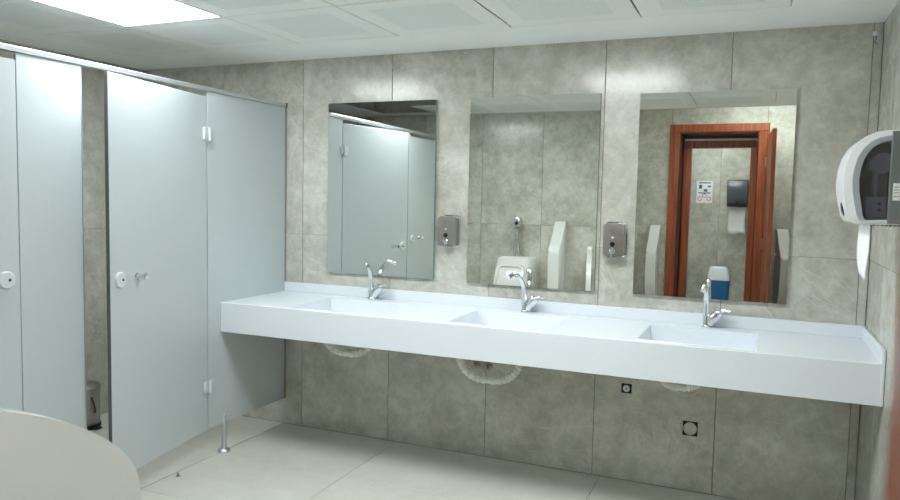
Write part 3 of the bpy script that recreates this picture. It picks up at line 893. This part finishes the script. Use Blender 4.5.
# ------------------------------------------------------------------ entrance door with its frames
dr = thing('door_1', 'red-brown wooden entrance door with double frame, reflected in the right mirror', 'door', (2.15, YE, 0))
dr['kind'] = 'structure'; del dr['category']
def D(name, x0, x1, y0, y1, z0, z1, mat, bev=0.003):
    return box(name, x0 - 2.15, x1 - 2.15, y0 - YE, y1 - YE, z0, z1, mat, dr, bev=bev, seg=1, smooth=False)
D('casing', 1.682, 1.778, YE + 0.001, YE + 0.022, 0.0, 2.155, M['wood']); D('casing', 2.527, 2.622, YE + 0.001, YE + 0.022, 0.0, 2.155, M['wood'])
D('casing', 1.682, 2.622, YE + 0.001, YE + 0.022, 2.156, 2.236, M['wood'])
D('jamb_lining', 1.702, 1.79, YE - 0.25, YE, 0.001, 2.15, M['wood_shaded'], 0); D('jamb_lining', 2.515, 2.598, YE - 0.25, YE, 0.001, 2.15, M['wood_shaded'], 0)
D('jamb_lining', 1.79, 2.515, YE - 0.25, YE, 2.14, 2.158, M['wood_shaded'], 0)
D('inner_frame', 1.802, 1.876, YE - 0.36, YE - 0.26, 0.0, 2.015, M['wood']); D('inner_frame', 2.455, 2.53, YE - 0.36, YE - 0.26, 0.0, 2.015, M['wood'])
D('inner_frame', 1.802, 2.53, YE - 0.36, YE - 0.26, 2.016, 2.09, M['wood'])
D('frame_infill', 1.5, 1.801, YE - 0.34, YE - 0.28, 0.0, 2.4, M['wood_shaded'], 0); D('frame_infill', 2.531, 2.8, YE - 0.34, YE - 0.28, 0.0, 2.4, M['wood_shaded'], 0)
D('frame_infill', 1.802, 2.53, YE - 0.34, YE - 0.28, 2.112, 2.4, M['wood_shaded'], 0)
D('pale_strip', 1.802, 2.53, YE - 0.33, YE - 0.27, 2.0905, 2.111, M['plaster'], 0)
leaf = D('door_leaf', 2.15, 2.185, YE + 0.03, YE + 0.925, 0.01, 2.1, M['wood'], 0.004)
leaf.location = (0.456, 0, 0); leaf.rotation_euler = (0, 0, rad(-1.9))
for zz in (0.3, 1.05, 1.85):
    bm = bmesh.new(); cyl(bm, (-0.006, 0.028, zz - 0.05), (-0.006, 0.028, zz + 0.05), 0.008, seg=10)
    build('hinge', bm, M['steel'], leaf, smooth=True)
bm = bmesh.new(); lathe(bm, [(0.026, 0), (0.026, 0.006), (0.01, 0.01), (0.01, 0.045), (0, 0.046)], (0.035, 0.86, 1.0), (1, 0, 0), 16)
tube(bm, [(0.075, 0.86, 1.0), (0.075, 0.75, 1.0)], 0.009, 10)
build('door_handle', bm, M['steel'], leaf, smooth=True)

# ------------------------------------------------------------------ lobby things seen through the doorway
po = thing('poster', 'small white notice with rows of blue and red pictograms beyond the doorway', 'poster', (1.918, YB + 0.001, 1.577))
bm = bmesh.new(); bx(bm, -0.095, 0.095, 0, 0.003, -0.137, 0.137); build('sheet', bm, M['paper'], po)
def marks(name, mat, rects):
    bm = bmesh.new()
    for (x, z, w_, h_) in rects:
        bx(bm, x - w_ / 2, x + w_ / 2, 0.003, 0.0042, z - h_ / 2, z + h_ / 2)
    build(name, bm, mat, po)
marks('blue_print', M['ink_blue'], [(0, 0.115, 0.15, 0.014), (-0.05, 0.065, 0.035, 0.05), (0.055, 0.07, 0.04, 0.02), (0, -0.012, 0.15, 0.012)])
marks('green_print', M['ink_green'], [(0.012, 0.02, 0.045, 0.034)])
bm = bmesh.new()
for (x, z) in ((-0.055, -0.085), (0, -0.045), (0.055, -0.085)):
    o_ = [(x + 0.027 * math.cos(2 * pi * k / 16), z + 0.027 * math.sin(2 * pi * k / 16)) for k in range(16)]
    i_ = [(x + 0.019 * math.cos(2 * pi * k / 16), z + 0.019 * math.sin(2 * pi * k / 16)) for k in range(16)]
    ring(bm, o_, i_, lambda a, c: (a, 0.003, c), lambda a, c: (a, 0.0042, c))
build('red_print', bm, M['ink_red'], po)

ld = thing('towel_dispenser', 'dark grey paper towel dispenser on the lobby wall, seen through the mirrored doorway', 'dispenser', (2.31, YB + 0.001, 1.4))
bm = bmesh.new()
pr = [(0, 0), (0.14, 0.0), (0.175, 0.06), (0.19, 0.16), (0.18, 0.26), (0.13, 0.325), (0.05, 0.335), (0, 0.335)]
prism(bm, pr, lambda a, c: (-0.12, a, c), lambda a, c: (0.12, a, c), bev=0.012, seg=3)
build('cover', bm, M['slate'], ld, smooth=True)
bm = bmesh.new(); bx(bm, -0.1, 0.1, 0.165, 0.178, 0.018, 0.04, 0, 0.003); build('outlet_lip', bm, M['black'], ld)
bm = bmesh.new(); lathe(bm, [(0.014, 0), (0.014, 0.008), (0, 0.009)], (0.0, 0.172, 0.055), (0, 1, 0), 14); build('sensor_window', bm, M['black'], ld)
bm = bmesh.new()
prev = None
for k in range(9):
    z = 0.01 - 0.34 * k / 8
    row = [bm.verts.new((x + 0.004 * math.sin(k), 0.1 + 0.006 * math.sin(k * 0.9 + x * 10), z + (0.012 * math.sin(40 * x) if k == 8 else 0))) for x in [(-0.1 + 0.025 * q) for q in range(9)]]
    if prev:
        for q in range(8):
            bm.faces.new((prev[q], prev[q + 1], row[q + 1], row[q]))
    prev = row
sh = build('paper_towel', bm, M['paper'], smooth=True, loc=(2.31, YB + 0.001, 1.4))
so = sh.modifiers.new('thickness', 'SOLIDIFY'); so.thickness = 0.0012
tag(sh, 'long white paper towel hanging under the dark grey lobby dispenser', 'paper towel')

bn = thing('waste_bin', 'blue plastic waste bin with a white swing lid beyond the mirrored doorway', 'bin', (2.14, YB + 0.2, 0))
bm = bmesh.new()
loops = [[bm.verts.new((x, y, z)) for x, y in rrect(0, 0, w_, d_, 0.05)] for z, w_, d_ in ((0, 0.2, 0.16), (0.02, 0.21, 0.17), (0.46, 0.26, 0.21), (0.475, 0.27, 0.22), (0.5, 0.27, 0.22))]
for a, c in zip(loops, loops[1:]):
    for k in range(len(a)):
        bm.faces.new((a[k], a[(k + 1) % len(a)], c[(k + 1) % len(a)], c[k]))
bm.faces.new(loops[0]); bm.faces.new(loops[-1])
build('bucket', bm, M['bluebin'], bn, smooth=True)
bm = bmesh.new()
loops = [[bm.verts.new((x + sx, y, z)) for x, y in rrect(0, 0, w_, d_, 0.045)] for z, w_, d_, sx in ((0.5, 0.255, 0.205, 0), (0.56, 0.245, 0.19, 0), (0.63, 0.22, 0.15, 0), (0.66, 0.19, 0.1, 0))]
for a, c in zip(loops, loops[1:]):
    for k in range(len(a)):
        bm.faces.new((a[k], a[(k + 1) % len(a)], c[(k + 1) % len(a)], c[k]))
bm.faces.new(loops[-1]); bm.faces.new(loops[0])
build('swing_lid', bm, M['white'], bn, smooth=True)
